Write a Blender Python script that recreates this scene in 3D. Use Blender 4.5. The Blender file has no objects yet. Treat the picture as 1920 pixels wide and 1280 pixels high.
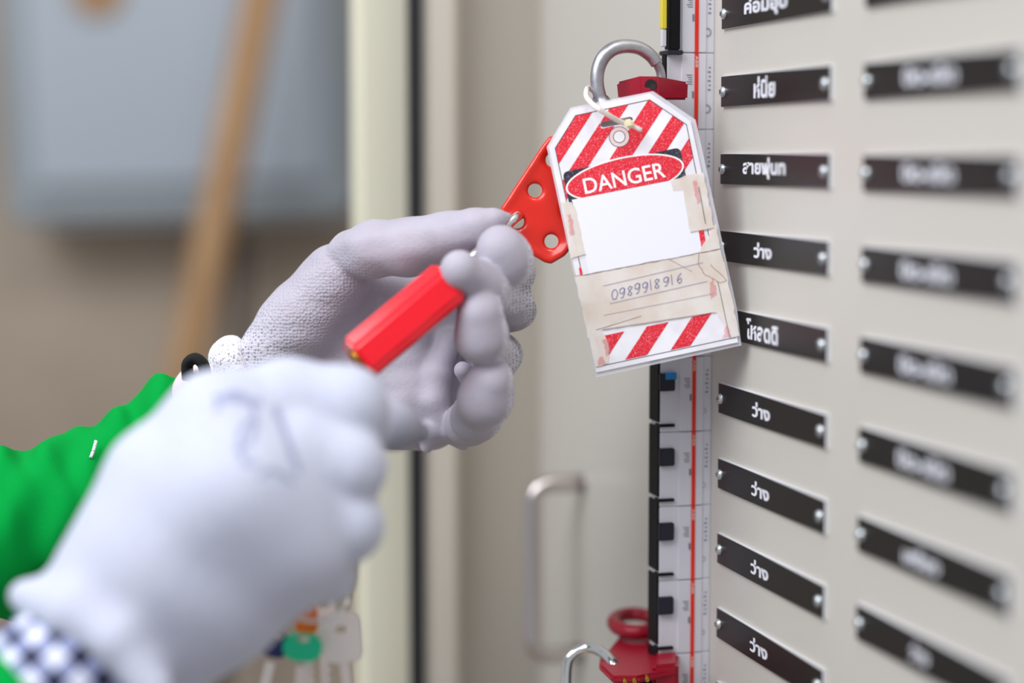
import bpy, bmesh, math, random
import numpy as np
from mathutils import Vector, Matrix
random.seed(7); rng = np.random.default_rng(7)
C = bpy.context.scene.collection

# ------------------------------------------------------------------ camera, world, lights, exposure
F = 3700.0                                   # focal length in pixels of the 1920 px wide frame (about 70 mm)
PY0 = 589.0                                  # image row of the optical axis (slight lens shift)
PITCH = math.atan((PY0 - 287) / F)
CAM = Vector((0, 0, 1.5))
RT = Vector((1, 0, 0)); FW = Vector((0, math.cos(PITCH), -math.sin(PITCH))); UP = Vector((0, math.sin(PITCH), math.cos(PITCH)))
cd = bpy.data.cameras.new('camera'); cam = bpy.data.objects.new('camera', cd); C.objects.link(cam)
cam.location = CAM; cam.rotation_euler = (math.pi / 2 - PITCH, 0, 0)
cd.sensor_width = 36; cd.lens = F * 36 / 1920; cd.shift_y = -(640 - PY0) / 1920; cd.clip_start = 0.05
cd.dof.use_dof = True; cd.dof.focus_distance = 1.047; cd.dof.aperture_fstop = 1.95
bpy.context.scene.camera = cam

sc = bpy.context.scene
sc.view_settings.view_transform = 'Standard'; sc.view_settings.look = 'None'
sc.view_settings.gamma = 1; sc.view_settings.use_curve_mapping = False
sc.view_settings.exposure = 0.0
w = bpy.data.worlds.new('room_light'); sc.world = w; w.use_nodes = True
w.node_tree.nodes['Background'].inputs[0].default_value = (0.86, 0.90, 1.0, 1)
w.node_tree.nodes['Background'].inputs[1].default_value = 0.46

def area(name, loc, target, sx, sy, power, col):
    l = bpy.data.lights.new(name, 'AREA'); l.shape = 'RECTANGLE'; l.size = sx; l.size_y = sy; l.energy = power; l.color = col
    o = bpy.data.objects.new(name, l); C.objects.link(o); o.location = loc
    o.rotation_euler = (Vector(target) - Vector(loc)).to_track_quat('-Z', 'Y').to_euler(); return o
area('window_daylight', (-1.15, 0.0, 2.8), (0.1, 1.1, 1.45), 1.7, 1.3, 47, (0.93, 0.96, 1.0))
area('ceiling_lamp', (0.5, 0.3, 2.9), (0.3, 1.2, 1.3), 1.2, 0.5, 18, (1.0, 0.98, 0.95))

# ------------------------------------------------------------------ measuring helpers
def at(px, py, d):
    return CAM + d * (FW + RT * ((px - 960) / F) + UP * ((PY0 - py) / F))
def ray(px, py):
    return FW + RT * ((px - 960) / F) + UP * ((PY0 - py) / F)
ANG = math.atan(1040 / 3712)
U = Vector((-math.sin(ANG), math.cos(ANG), 0))        # along the switchboard face, away from the viewer
N = Vector((-math.cos(ANG), -math.sin(ANG), 0))       # out of the switchboard face
O = at(1357, 287, 1.062)
def S_of(px):
    r = ray(px, 287); t = (O - CAM).dot(N) / r.dot(N); return ((CAM + r * t) - O).dot(U)
def PP(s, z, o=0.0):
    v = O + U * s + N * o; v.z = z; return v

# ------------------------------------------------------------------ materials
def mat(name, col, rough=0.5, metal=0.0, spec=0.5, build=None, **kw):
    m = bpy.data.materials.new(name); m.use_nodes = True
    nt = m.node_tree; b = nt.nodes['Principled BSDF']
    b.inputs['Base Color'].default_value = (*col, 1); b.inputs['Roughness'].default_value = rough
    b.inputs['Metallic'].default_value = metal; b.inputs['Specular IOR Level'].default_value = spec
    for k, v in kw.items(): b.inputs[k.replace('_', ' ')].default_value = v
    if build: build(nt, b)
    return m
def nd(nt, t, **kw):
    n = nt.nodes.new(t)
    for k, v in kw.items():
        if k in n.inputs: n.inputs[k].default_value = v
        else: setattr(n, k, v)
    return n
def sRGB(r, g, b):
    f = lambda c: (c / 12.92 if c <= 0.04045 else ((c + 0.055) / 1.055) ** 2.4)
    return (f(r / 255), f(g / 255), f(b / 255))
def noise_bump(scale, strength, dist=0.001, detail=3):
    def f(nt, b):
        tc = nd(nt, 'ShaderNodeTexCoord'); n = nd(nt, 'ShaderNodeTexNoise', Scale=scale, Detail=detail)
        bp = nd(nt, 'ShaderNodeBump', Strength=strength, Distance=dist)
        nt.links.new(tc.outputs['Object'], n.inputs['Vector']); nt.links.new(n.outputs['Fac'], bp.inputs['Height'])
        nt.links.new(bp.outputs['Normal'], b.inputs['Normal'])
    return f
def two_tone(c1, c2, scale, lo=0.4, hi=0.6, bump=0.0, dist=0.0005, stretch=(1, 1, 1), detail=4):
    def f(nt, b):
        tc = nd(nt, 'ShaderNodeTexCoord'); mp = nd(nt, 'ShaderNodeMapping'); mp.inputs['Scale'].default_value = stretch
        n = nd(nt, 'ShaderNodeTexNoise', Scale=scale, Detail=detail)
        r = nd(nt, 'ShaderNodeValToRGB'); r.color_ramp.elements[0].position = lo; r.color_ramp.elements[1].position = hi
        r.color_ramp.elements[0].color = (*c1, 1); r.color_ramp.elements[1].color = (*c2, 1)
        L = nt.links.new
        L(tc.outputs['Object'], mp.inputs[0]); L(mp.outputs[0], n.inputs['Vector']); L(n.outputs['Fac'], r.inputs[0]); L(r.outputs[0], b.inputs['Base Color'])
        if bump:
            bp = nd(nt, 'ShaderNodeBump', Strength=bump, Distance=dist); L(n.outputs['Fac'], bp.inputs['Height']); L(bp.outputs['Normal'], b.inputs['Normal'])
    return f

def glove_build(coat, knit, dot, dots=True, dimple=560):
    """coated fabric; the vertex attribute 'knit' says where the bare speckled knit shows"""
    def f(nt, b):
        L = nt.links.new
        tc = nd(nt, 'ShaderNodeTexCoord'); at_ = nd(nt, 'ShaderNodeAttribute', attribute_name='knit')
        v = nd(nt, 'ShaderNodeTexVoronoi', Scale=dimple, Randomness=0.55); L(tc.outputs['Object'], v.inputs['Vector'])
        v2 = nd(nt, 'ShaderNodeTexVoronoi', Scale=560.0, Randomness=0.55); L(tc.outputs['Object'], v2.inputs['Vector'])
        r = nd(nt, 'ShaderNodeValToRGB'); r.color_ramp.elements[0].position = 0.22; r.color_ramp.elements[1].position = 0.42
        r.color_ramp.elements[0].color = (*dot, 1); r.color_ramp.elements[1].color = (*knit, 1)
        L(v2.outputs['Distance'], r.inputs[0])
        big = nd(nt, 'ShaderNodeTexNoise', Scale=45.0, Detail=3.0); L(tc.outputs['Object'], big.inputs['Vector'])
        rc = nd(nt, 'ShaderNodeValToRGB'); rc.color_ramp.elements[0].position = 0.35; rc.color_ramp.elements[1].position = 0.7
        rc.color_ramp.elements[0].color = (*[c * 0.9 for c in coat], 1); rc.color_ramp.elements[1].color = (*coat, 1)
        L(big.outputs['Fac'], rc.inputs[0])
        mx = nd(nt, 'ShaderNodeMix', data_type='RGBA')
        L(at_.outputs['Fac'], mx.inputs[0]); L(rc.outputs[0], mx.inputs[6]); L(r.outputs[0], mx.inputs[7])
        L(mx.outputs[2], b.inputs['Base Color'])
        at2 = nd(nt, 'ShaderNodeAttribute', attribute_name='dimple')
        ma = nd(nt, 'ShaderNodeMath', operation='MULTIPLY'); L(v.outputs['Distance'], ma.inputs[0]); L(at2.outputs['Fac'], ma.inputs[1])
        fn = nd(nt, 'ShaderNodeTexNoise', Scale=420.0, Detail=4.0); L(tc.outputs['Object'], fn.inputs['Vector'])
        ad = nd(nt, 'ShaderNodeMath', operation='MULTIPLY_ADD'); ad.inputs[1].default_value = 0.5
        L(fn.outputs['Fac'], ad.inputs[0]); L(ma.outputs[0], ad.inputs[2])
        bp = nd(nt, 'ShaderNodeBump', Strength=0.75, Distance=0.0006); L(ad.outputs[0], bp.inputs['Height']); L(bp.outputs['Normal'], b.inputs['Normal'])
    return f

M = {}
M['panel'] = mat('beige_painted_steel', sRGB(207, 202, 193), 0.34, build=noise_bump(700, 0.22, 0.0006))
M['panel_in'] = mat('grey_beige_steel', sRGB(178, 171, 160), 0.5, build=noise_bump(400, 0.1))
M['post'] = mat('pale_painted_post', sRGB(200, 192, 180), 0.5, build=noise_bump(400, 0.1))
M['cream'] = mat('cream_painted_frame', sRGB(232, 228, 208), 0.5, build=noise_bump(300, 0.1))
M['rubber'] = mat('black_rubber_gasket', (0.012, 0.012, 0.016), 0.6)
M['wall'] = mat('brown_grey_plaster', sRGB(172, 152, 130), 0.85, build=two_tone(sRGB(172, 156, 138), sRGB(184, 168, 150), 3, bump=0.2))
M['floor'] = mat('grey_concrete', sRGB(150, 140, 128), 0.7, build=two_tone(sRGB(140, 130, 118), sRGB(158, 148, 136), 4))
M['greybox'] = mat('blue_grey_enamel', sRGB(172, 181, 190), 0.45, build=noise_bump(200, 0.08))
M['greyedge'] = mat('blue_grey_enamel_edge', sRGB(150, 158, 163), 0.45, build=noise_bump(200, 0.08))
M['wood'] = mat('varnished_broom_wood', sRGB(190, 140, 86), 0.5, build=two_tone(sRGB(166, 124, 80), sRGB(188, 148, 104), 20, stretch=(4, 4, 0.3)))
M['plate_black'] = mat('black_engraving_laminate', (0.012, 0.0115, 0.011), 0.34, spec=0.3, build=noise_bump(1500, 0.05, 0.0002))
M['plate_white'] = mat('white_laminate_core', sRGB(232, 232, 236), 0.4)
M['engrave'] = mat('white_engraving', sRGB(238, 238, 246), 0.6)
M['screw'] = mat('zinc_screw', (0.74, 0.78, 0.80), 0.34, 0.9)
M['screw_dark'] = mat('screw_recess', (0.02, 0.03, 0.035), 0.5, 0.6)
M['breaker'] = mat('light_grey_breaker_plastic', sRGB(214, 212, 220), 0.4, build=noise_bump(600, 0.08, 0.0003))
M['breaker_edge'] = mat('breaker_joint_grey', sRGB(120, 120, 126), 0.6)
M['red_line'] = mat('orange_red_stripe', sRGB(226, 44, 18), 0.4)
M['print'] = mat('grey_print', sRGB(120, 120, 130), 0.6)
M['print_light'] = mat('white_print', sRGB(246, 214, 204), 0.6)
M['toggle'] = mat('black_toggle_plastic', (0.006, 0.006, 0.008), 0.5, spec=0.15)
M['toggle_soft'] = mat('charcoal_toggle_plastic', (0.02, 0.02, 0.032), 0.45, spec=0.3)
M['yellow'] = mat('yellow_plastic', sRGB(226, 206, 60), 0.4)
M['blue'] = mat('blue_plastic', sRGB(20, 130, 200), 0.4)
M['lockred'] = mat('dark_red_nylon', sRGB(160, 8, 40), 0.35, build=noise_bump(500, 0.1, 0.0004))
M['hasp_red'] = mat('orange_red_vinyl', sRGB(222, 34, 14), 0.28, build=noise_bump(120, 0.12, 0.0008), Coat_Weight=0.3)
M['hasp_metal'] = mat('cast_alloy', (0.42, 0.42, 0.44), 0.42, 1.0, build=two_tone((0.38, 0.37, 0.40), (0.62, 0.61, 0.64), 90, 0.3, 0.7, 0.35, 0.0006))
M['padred'] = mat('glossy_red_nylon', sRGB(240, 0, 30), 0.4, spec=0.2, Coat_Weight=1.0, Coat_Roughness=0.1)
M['brass'] = mat('brass', sRGB(190, 140, 50), 0.35, 0.9)
M['chrome'] = mat('chrome', (0.85, 0.84, 0.82), 0.12, 1.0)
M['handle'] = mat('brushed_steel', (0.66, 0.60, 0.58), 0.3, 1.0)
M['key'] = mat('nickel_key', sRGB(238, 226, 220), 0.35, 0.2)
M['key_green'] = mat('green_key_cap', sRGB(0, 205, 150), 0.4)
M['key_orange'] = mat('orange_key_cap', sRGB(226, 112, 20), 0.4)
M['key_blue'] = mat('navy_key_cap', sRGB(16, 30, 90), 0.4)
M['key_red'] = mat('maroon_key_cap', sRGB(130, 30, 50), 0.4)
M['laminate'] = mat('clear_laminate', sRGB(236, 234, 240), 0.15, Alpha=0.55)
def tagpaper(c1, c2, lo=.42, hi=.5): return two_tone(c1, c2, 1300, lo, hi, 0.2, 0.0003)
M['card'] = mat('tag_card', sRGB(244, 242, 248), 0.5, build=two_tone(sRGB(238, 234, 240), sRGB(250, 248, 254), 60))
M['paper'] = mat('white_paper_patch', sRGB(243, 242, 252), 0.6)
M['tag_red'] = mat('tag_red_print', sRGB(228, 30, 56), 0.45, build=tagpaper(sRGB(246, 120, 128), sRGB(230, 30, 52), .36, .47))
M['tag_black'] = mat('tag_black_print', sRGB(50, 50, 62), 0.45, build=tagpaper(sRGB(108, 106, 120), sRGB(44, 44, 56), .36, .46))
M['tag_white'] = mat('tag_white_print', sRGB(252, 248, 250), 0.5)
M['ink_line'] = mat('thin_ink_line', sRGB(62, 58, 66), 0.6)
M['rule'] = mat('grey_rule', sRGB(170, 162, 184), 0.6)
M['pen'] = mat('violet_ballpoint', sRGB(120, 116, 170), 0.6)
M['tape'] = mat('yellowed_tape', sRGB(236, 222, 208), 0.35, build=two_tone(sRGB(238, 222, 208), sRGB(248, 240, 232), 70, 0.35, 0.65, 0.4, 0.0008), Alpha=0.8)
M['smear'] = mat('pink_smear', sRGB(236, 140, 146), 0.6, Alpha=0.38)
M['tape_dirt'] = mat('tape_edge_dirt', sRGB(140, 118, 104), 0.8)
M['tie'] = mat('milky_nylon', sRGB(244, 236, 230), 0.35, Subsurface_Weight=0.0)
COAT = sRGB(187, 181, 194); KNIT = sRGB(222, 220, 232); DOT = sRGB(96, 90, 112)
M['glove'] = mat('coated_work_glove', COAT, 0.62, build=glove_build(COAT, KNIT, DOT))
M['glove_front'] = mat('knit_work_glove', COAT, 0.8, build=glove_build(sRGB(140, 138, 150), sRGB(199, 202, 219), sRGB(182, 186, 207)))
M['cuffknit'] = mat('speckled_cuff_knit', KNIT, 0.8, build=two_tone(sRGB(150, 148, 165), sRGB(246, 246, 252), 800, 0.36, 0.46, 0.5, 0.0006))
M['green'] = mat('green_jersey', sRGB(0, 152, 62), 0.9, spec=0.1, build=noise_bump(900, 0.3, 0.0006))
M['strap'] = mat('black_woven_strap', (0.004, 0.004, 0.005), 0.9)
M['glove_print'] = mat('faint_glove_print', sRGB(158, 163, 192), 0.8)
def gingham(nt, b):
    L = nt.links.new
    uv = nd(nt, 'ShaderNodeTexCoord'); sx = nd(nt, 'ShaderNodeSeparateXYZ'); L(uv.outputs['UV'], sx.inputs[0])
    outs = []
    for i in (0, 1):
        fr = nd(nt, 'ShaderNodeMath', operation='FRACT'); L(sx.outputs[i], fr.inputs[0])
        gt = nd(nt, 'ShaderNodeMath', operation='GREATER_THAN'); L(fr.outputs[0], gt.inputs[0]); gt.inputs[1].default_value = 0.5
        outs.append(gt)
    ad = nd(nt, 'ShaderNodeMath', operation='ADD'); L(outs[0].outputs[0], ad.inputs[0]); L(outs[1].outputs[0], ad.inputs[1])
    hf = nd(nt, 'ShaderNodeMath', operation='MULTIPLY'); hf.inputs[1].default_value = 0.5; L(ad.outputs[0], hf.inputs[0])
    r = nd(nt, 'ShaderNodeValToRGB'); r.color_ramp.interpolation = 'CONSTANT'
    e = r.color_ramp.elements; e[0].color = (*sRGB(232, 234, 250), 1); e[1].position = 0.35; e[1].color = (*sRGB(140, 148, 188), 1)
    e2 = e.new(0.75); e2.color = (*sRGB(14, 16, 44), 1)
    L(hf.outputs[0], r.inputs[0]); L(r.outputs[0], b.inputs['Base Color'])
M['gingham'] = mat('navy_gingham', (0.5, 0.5, 0.6), 0.8, build=gingham)
M['shirt_pink'] = mat('pale_pink_check_shirt', sRGB(232, 214, 216), 0.8)

# ------------------------------------------------------------------ object helpers
def finish(name, me, m, parent=None, smooth=False, keep=False):
    if m and not keep:
        if isinstance(m, (list, tuple)):
            for x in m: me.materials.append(x)
        else: me.materials.append(m)
    if smooth: me.shade_smooth()
    o = bpy.data.objects.new(name, me); C.objects.link(o)
    if parent is not None:
        o.parent = parent; o.matrix_parent_inverse = parent.matrix_world.inverted()
    return o
def mesh_obj(name, bm, m, parent=None, smooth=False, bevel=0.0, seg=2):
    if bevel:
        bmesh.ops.bevel(bm, geom=[e for e in bm.edges], offset=bevel, segments=seg, affect='EDGES', clamp_overlap=True)
    bmesh.ops.recalc_face_normals(bm, faces=bm.faces)
    me = bpy.data.meshes.new(name); bm.to_mesh(me); bm.free()
    o = finish(name, me, m, parent, smooth)
    if bevel and not smooth:
        pass
    return o
def tag(o, label=None, cat=None, group=None, kind=None):
    if label: o['label'] = label
    if cat: o['category'] = cat
    if group: o['group'] = group
    if kind: o['kind'] = kind
    return o
def empty(name, loc, label=None, cat=None, group=None, kind=None):
    o = bpy.data.objects.new(name, None); C.objects.link(o); o.location = loc; o.empty_display_size = 0.02
    o.matrix_world = Matrix.Translation(loc)
    return tag(o, label, cat, group, kind)
def frame_box(bm, o, ax, ay, az, mi=0):
    """box from corner o with edge vectors ax, ay, az"""
    vs = [bm.verts.new(o + ax * i + ay * j + az * k) for i in (0, 1) for j in (0, 1) for k in (0, 1)]
    for q in ((0, 1, 3, 2), (4, 6, 7, 5), (0, 4, 5, 1), (2, 3, 7, 6), (0, 2, 6, 4), (1, 5, 7, 3)):
        f = bm.faces.new([vs[i] for i in q]); f.material_index = mi
    return vs
def pbox(bm, s0, s1, z0, z1, o0, o1, mi=0):
    return frame_box(bm, PP(s0, z0, o0), U * (s1 - s0), Vector((0, 0, z1 - z0)), N * (o1 - o0), mi)
def wbox(bm, x0, x1, y0, y1, z0, z1, mi=0):
    return frame_box(bm, Vector((x0, y0, z0)), Vector((x1 - x0, 0, 0)), Vector((0, y1 - y0, 0)), Vector((0, 0, z1 - z0)), mi)
def prism(bm, pts, d, mi=0):
    """closed prism from 3-D polygon pts extruded by vector d"""
    a = [bm.verts.new(p) for p in pts]; b = [bm.verts.new(p + d) for p in pts]; n = len(pts)
    f = [bm.faces.new(a), bm.faces.new(b[::-1])]
    for i in range(n): f.append(bm.faces.new((a[i], b[i], b[(i + 1) % n], a[(i + 1) % n])))
    for x in f: x.material_index = mi
    return f
def sweep(bm, pts, rad, seg=12, flat=None, cap=True, uv=None):
    """tube through points; rad number or list; flat=(vector, factor) squashes the section"""
    pts = [Vector(p) for p in pts]; n = len(pts)
    R_ = rad if isinstance(rad, (list, tuple)) else [rad] * n
    t0 = (pts[1] - pts[0]).normalized(); ref = Vector((0, 0, 1)) if abs(t0.z) < 0.9 else Vector((1, 0, 0))
    if flat: ref = flat[0]
    x = (ref - t0 * ref.dot(t0)).normalized(); rings = []
    for i, p in enumerate(pts):
        t = (pts[min(i + 1, n - 1)] - pts[max(i - 1, 0)]).normalized()
        if flat: x = ref
        x = (x - t * x.dot(t)).normalized(); y = t.cross(x); fx = flat[1] if flat else 1.0
        rings.append([bm.verts.new(p + (x * math.cos(a) * fx + y * math.sin(a)) * R_[i]) for a in [2 * math.pi * k / seg for k in range(seg)]])
    uvl = bm.loops.layers.uv.verify() if uv else None
    for i in range(n - 1):
        for k in range(seg):
            f = bm.faces.new((rings[i][k], rings[i][(k + 1) % seg], rings[i + 1][(k + 1) % seg], rings[i + 1][k])); f.smooth = True
            if uv:
                for lp, (a, b) in zip(f.loops, ((k, i), (k + 1, i), (k + 1, i + 1), (k, i + 1))):
                    lp[uvl].uv = (a / seg * uv[0], b / (n - 1) * uv[1])
    if cap:
        bm.faces.new(rings[0][::-1]); bm.faces.new(rings[-1])
    return rings
def spline(pts, n=8):
    P = [Vector(p) for p in pts]; out = []
    for i in range(len(P) - 1):
        p0 = P[max(i - 1, 0)]; p1 = P[i]; p2 = P[i + 1]; p3 = P[min(i + 2, len(P) - 1)]
        for k in range(n):
            t = k / n
            out.append(0.5 * ((2 * p1) + (p2 - p0) * t + (2 * p0 - 5 * p1 + 4 * p2 - p3) * t * t + (3 * p1 - p0 - 3 * p2 + p3) * t ** 3))
    out.append(P[-1]); return out
def text_mesh(s, size, depth=0.0, bold=0.0, align='CENTER'):
    c = bpy.data.curves.new('lettering', 'FONT'); c.body = s; c.size = size; c.extrude = depth; c.offset = bold
    c.align_x = align; c.align_y = 'CENTER'; c.resolution_u = 4
    o = bpy.data.objects.new('lettering', c); C.objects.link(o)
    dg = bpy.context.evaluated_depsgraph_get(); me = bpy.data.meshes.new_from_object(o.evaluated_get(dg))
    bpy.data.objects.remove(o); bpy.data.curves.remove(c); return me
def place_text(name, s, size, origin, ex, ey, m, parent, width=None, height=None, bold=0.0, depth=0.0, lift=0.0):
    """flat lettering; origin = its centre, ex/ey = reading direction and up"""
    me = text_mesh(s, size, depth, bold)
    co = np.array([v.co[:] for v in me.vertices])
    if len(co) == 0: return None
    lo, hi = co.min(0), co.max(0); cx, cy = (lo[0] + hi[0]) / 2, (lo[1] + hi[1]) / 2
    kx = width / (hi[0] - lo[0]) if width else 1.0; ky = height / (hi[1] - lo[1]) if height else 1.0
    ez = ex.cross(ey)
    for v in me.vertices:
        v.co = origin + ex * ((v.co.x - cx) * kx) + ey * ((v.co.y - cy) * ky) + ez * (v.co.z + lift)
    me.materials.clear()
    return finish(name, me, m, parent)

# ------------------------------------------------------------------ signed distance modelling (gloves, sleeves)
def surface_nets(D, lo, h):
    s = D < 0; nx, ny, nz = D.shape
    c8 = [s[i:nx - 1 + i, j:ny - 1 + j, k:nz - 1 + k] for i in (0, 1) for j in (0, 1) for k in (0, 1)]
    cnt = sum(c.astype(np.int8) for c in c8); act = (cnt > 0) & (cnt < 8)
    I = np.argwhere(act); idx = -np.ones(act.shape, np.int64); idx[act] = np.arange(len(I))
    acc = np.zeros((len(I), 3)); num = np.zeros(len(I))
    corners = [(i, j, k) for i in (0, 1) for j in (0, 1) for k in (0, 1)]
    for a in corners:
        for ax in range(3):
            if a[ax] == 0:
                b = list(a); b[ax] = 1
                da = D[I[:, 0] + a[0], I[:, 1] + a[1], I[:, 2] + a[2]]; db = D[I[:, 0] + b[0], I[:, 1] + b[1], I[:, 2] + b[2]]
                cr = (da < 0) != (db < 0); t = np.where(cr, da / np.where(cr, da - db, 1), 0)
                p = np.tile(np.array(a, float), (len(I), 1)); p[:, ax] += t
                acc[cr] += p[cr]; num[cr] += 1
    V = (I + acc / num[:, None]) * h + lo
    Q = []
    for ax in range(3):
        sl0 = [slice(None)] * 3; sl1 = [slice(None)] * 3; sl0[ax] = slice(0, -1); sl1[ax] = slice(1, None)
        a = s[tuple(sl0)]; b = s[tuple(sl1)]; E = np.argwhere(a != b); flip = a[tuple(E.T)]
        o1, o2 = (ax + 1) % 3, (ax + 2) % 3
        ok = (E[:, o1] > 0) & (E[:, o2] > 0) & (E[:, o1] < D.shape[o1] - 1) & (E[:, o2] < D.shape[o2] - 1); E = E[ok]; flip = flip[ok]
        def g(d1, d2):
            e = E.copy(); e[:, o1] -= d1; e[:, o2] -= d2; return idx[e[:, 0], e[:, 1], e[:, 2]]
        q = np.stack([g(1, 1), g(0, 1), g(0, 0), g(1, 0)], 1); q[~flip] = q[~flip][:, ::-1]; Q.append(q)
    return V, np.concatenate(Q)
def smin(a, b, k):
    if k <= 0: return np.minimum(a, b)
    hh = np.clip(0.5 + 0.5 * (b - a) / k, 0, 1); return b + (a - b) * hh - k * hh * (1 - hh)
def smax(a, b, k): return -smin(-a, -b, k)
def d_cone(P, a, b, ra, rb, sq=None):
    ba = b - a; L2 = (ba ** 2).sum(); pa = P - a
    t = np.clip((pa @ ba) / L2, 0, 1); q = pa - t[..., None] * ba
    return np.sqrt((q ** 2).sum(-1)) - (ra + (rb - ra) * t)
def pt(p):
    """(px, py, depth, radius px) -> world xyz, radius m"""
    return np.array(at(p[0], p[1], p[2])[:], np.float32), p[3] * p[2] / F
def chain(P, pts, k):
    D = None
    for a, b in zip(pts[:-1], pts[1:]):
        (A, ra), (B, rb) = pt(a), pt(b); d = d_cone(P, A, B, ra, rb)
        D = d if D is None else smin(D, d, k)
    return D
def sdf_object(name, build, pts_all, m, parent, h=0.0012, pad=0.012, attrs=None, post=None, smooth_it=2):
    Q = [pt(p) for p in pts_all]; lo = np.min([q[0] - q[1] for q in Q], 0) - pad; hi = np.max([q[0] + q[1] for q in Q], 0) + pad
    n = np.ceil((hi - lo) / h).astype(int)
    g = np.stack(np.meshgrid(*[lo[i] + h * np.arange(n[i]) for i in range(3)], indexing='ij'), -1).astype(np.float32)
    D = build(g)
    V, F4 = surface_nets(D, lo, h)
    me = bpy.data.meshes.new(name); me.vertices.add(len(V)); me.loops.add(4 * len(F4)); me.polygons.add(len(F4))
    # laplacian smoothing
    e = np.concatenate([F4[:, [0, 1]], F4[:, [1, 2]], F4[:, [2, 3]], F4[:, [3, 0]]])
    deg = np.bincount(e.ravel(), minlength=len(V)).astype(float)
    for _ in range(smooth_it):
        acc = np.stack([np.bincount(e[:, 0], V[e[:, 1], i], len(V)) + np.bincount(e[:, 1], V[e[:, 0], i], len(V)) for i in range(3)], 1)
        V = 0.4 * V + 0.6 * acc / np.maximum(deg, 1)[:, None]
    me.vertices.foreach_set('co', V.astype(np.float32).ravel())
    me.loops.foreach_set('vertex_index', F4.ravel().astype(np.int32)); me.polygons.foreach_set('loop_start', np.arange(0, 4 * len(F4), 4, dtype=np.int32))
    me.update(calc_edges=True); me.validate()
    if attrs:
        NV = np.zeros(3 * len(me.vertices), np.float32); me.vertices.foreach_get('normal', NV); NV = NV.reshape(-1, 3)
        for k, fn in attrs.items():
            a = me.attributes.new(k, 'FLOAT', 'POINT'); a.data.foreach_set('value', fn(V, NV).astype(np.float32))
    return finish(name, me, m, parent, smooth=True)
def near(V, pts, fall):
    """1 near the given measured points, falling to 0"""
    d = np.full(len(V), 9.0)
    for a, b in pts:
        (A, ra), (B, rb) = pt(a), pt(b); d = np.minimum(d, d_cone(V.astype(np.float32), A, B, ra, rb))
    return np.clip(0.5 - d / fall, 0, 1)
def vnoise(P, sc_, seed=0):
    r = np.random.default_rng(seed); o = np.zeros(P.shape[:-1], np.float32)
    for i in range(7):
        v = r.normal(size=3); v /= np.linalg.norm(v); o += np.sin((P @ v.astype(np.float32)) * sc_ * (0.6 + 0.25 * i) + r.uniform(0, 6.28)) / 7 * 2
    return o

# ================================================================== SETTING
bm = bmesh.new(); wbox(bm, -2.2, 2.6, -1.2, 2.95, -0.1, 0); tag(mesh_obj('floor', bm, M['floor']), kind='structure')
bm = bmesh.new(); wbox(bm, -2.2, 2.6, 2.8, 2.95, 0, 3.0); tag(mesh_obj('wall_back', bm, M['wall']), kind='structure')

# switchboard: the face with the name plates and everything left of it
s_end = S_of(1012); s_near = S_of(2600)
board = empty('switchboard_cabinet', PP(0, 0, 0), 'tall beige steel switchboard with breaker column, name plates and a pull handle', 'cabinet')
bm = bmesh.new(); pbox(bm, s_near, s_end, 0.02, 2.2, -0.35, 0); mesh_obj('front_panel', bm, M['panel'], board)
# return panel and posts beyond the end of the face
def npx(px, s):   # offset along N at distance s for a pixel column
    r = ray(px, 287); p0 = O + U * s; t = (p0 - CAM).dot(U) / r.dot(U); return ((CAM + r * t) - p0).dot(N)
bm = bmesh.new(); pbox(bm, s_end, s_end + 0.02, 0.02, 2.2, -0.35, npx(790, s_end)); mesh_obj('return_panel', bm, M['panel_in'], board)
s1 = s_end - 0.03
bm = bmesh.new(); pbox(bm, s1, s_end - 0.0005, 0.02, 2.2, npx(862, s1), npx(795, s1)); mesh_obj('pale_post', bm, M['post'], board, bevel=0.004)
bm = bmesh.new(); pbox(bm, s1 - 0.001, s1 + 0.010, 0.02, 2.2, npx(794.5, s1), npx(768, s1)); mesh_obj('rubber_gasket', bm, M['rubber'], board, bevel=0.002)
s2 = s_end + 0.06
bm = bmesh.new(); pbox(bm, s2, s2 + 0.015, 0.02, 2.2, npx(800, s2), npx(664, s2)); mesh_obj('cream_frame', bm, M['cream'], board, bevel=0.006)

# pull handle on the face
sh = S_of(1100)
def PPpx(px_bar, s):   # offset out of the face so that the bar shows at px
    return npx(px_bar, s)
s_h = S_of(1096); oh = PPpx(1000, s_h)
zt = 1.5 - (893 - 287) / 3712 * 1.34; zb = 1.5 - (1213 - 287) / 3712 * 1.34
rr = 0.012
pts = [PP(s_h, zt, 0.0), PP(s_h, zt, oh - rr)] + [PP(s_h, zt - rr + rr * math.cos(a), oh - rr + rr * math.sin(a)) for a in [math.pi / 2 * k / 6 for k in range(1, 7)]]
pts += [PP(s_h, zb + rr - rr * math.cos(a), oh - rr + rr * math.sin(a)) for a in [math.pi / 2 * (6 - k) / 6 for k in range(0, 6)]] + [PP(s_h, zb, oh - rr), PP(s_h, zb, 0)]
hd = empty('pull_handle', PP(s_h, zb, 0), 'bent steel rod pull handle on the beige switchboard face', 'handle')
bm = bmesh.new(); sweep(bm, pts, 0.0059, 14); mesh_obj('bar', bm, M['handle'], hd, smooth=True)
for z in (zt, zb):
    bm = bmesh.new(); sweep(bm, [PP(s_h, z, 0), PP(s_h, z, 0.001)], 0.0068, 20); mesh_obj('foot_washer', bm, M['handle'], hd)

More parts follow.
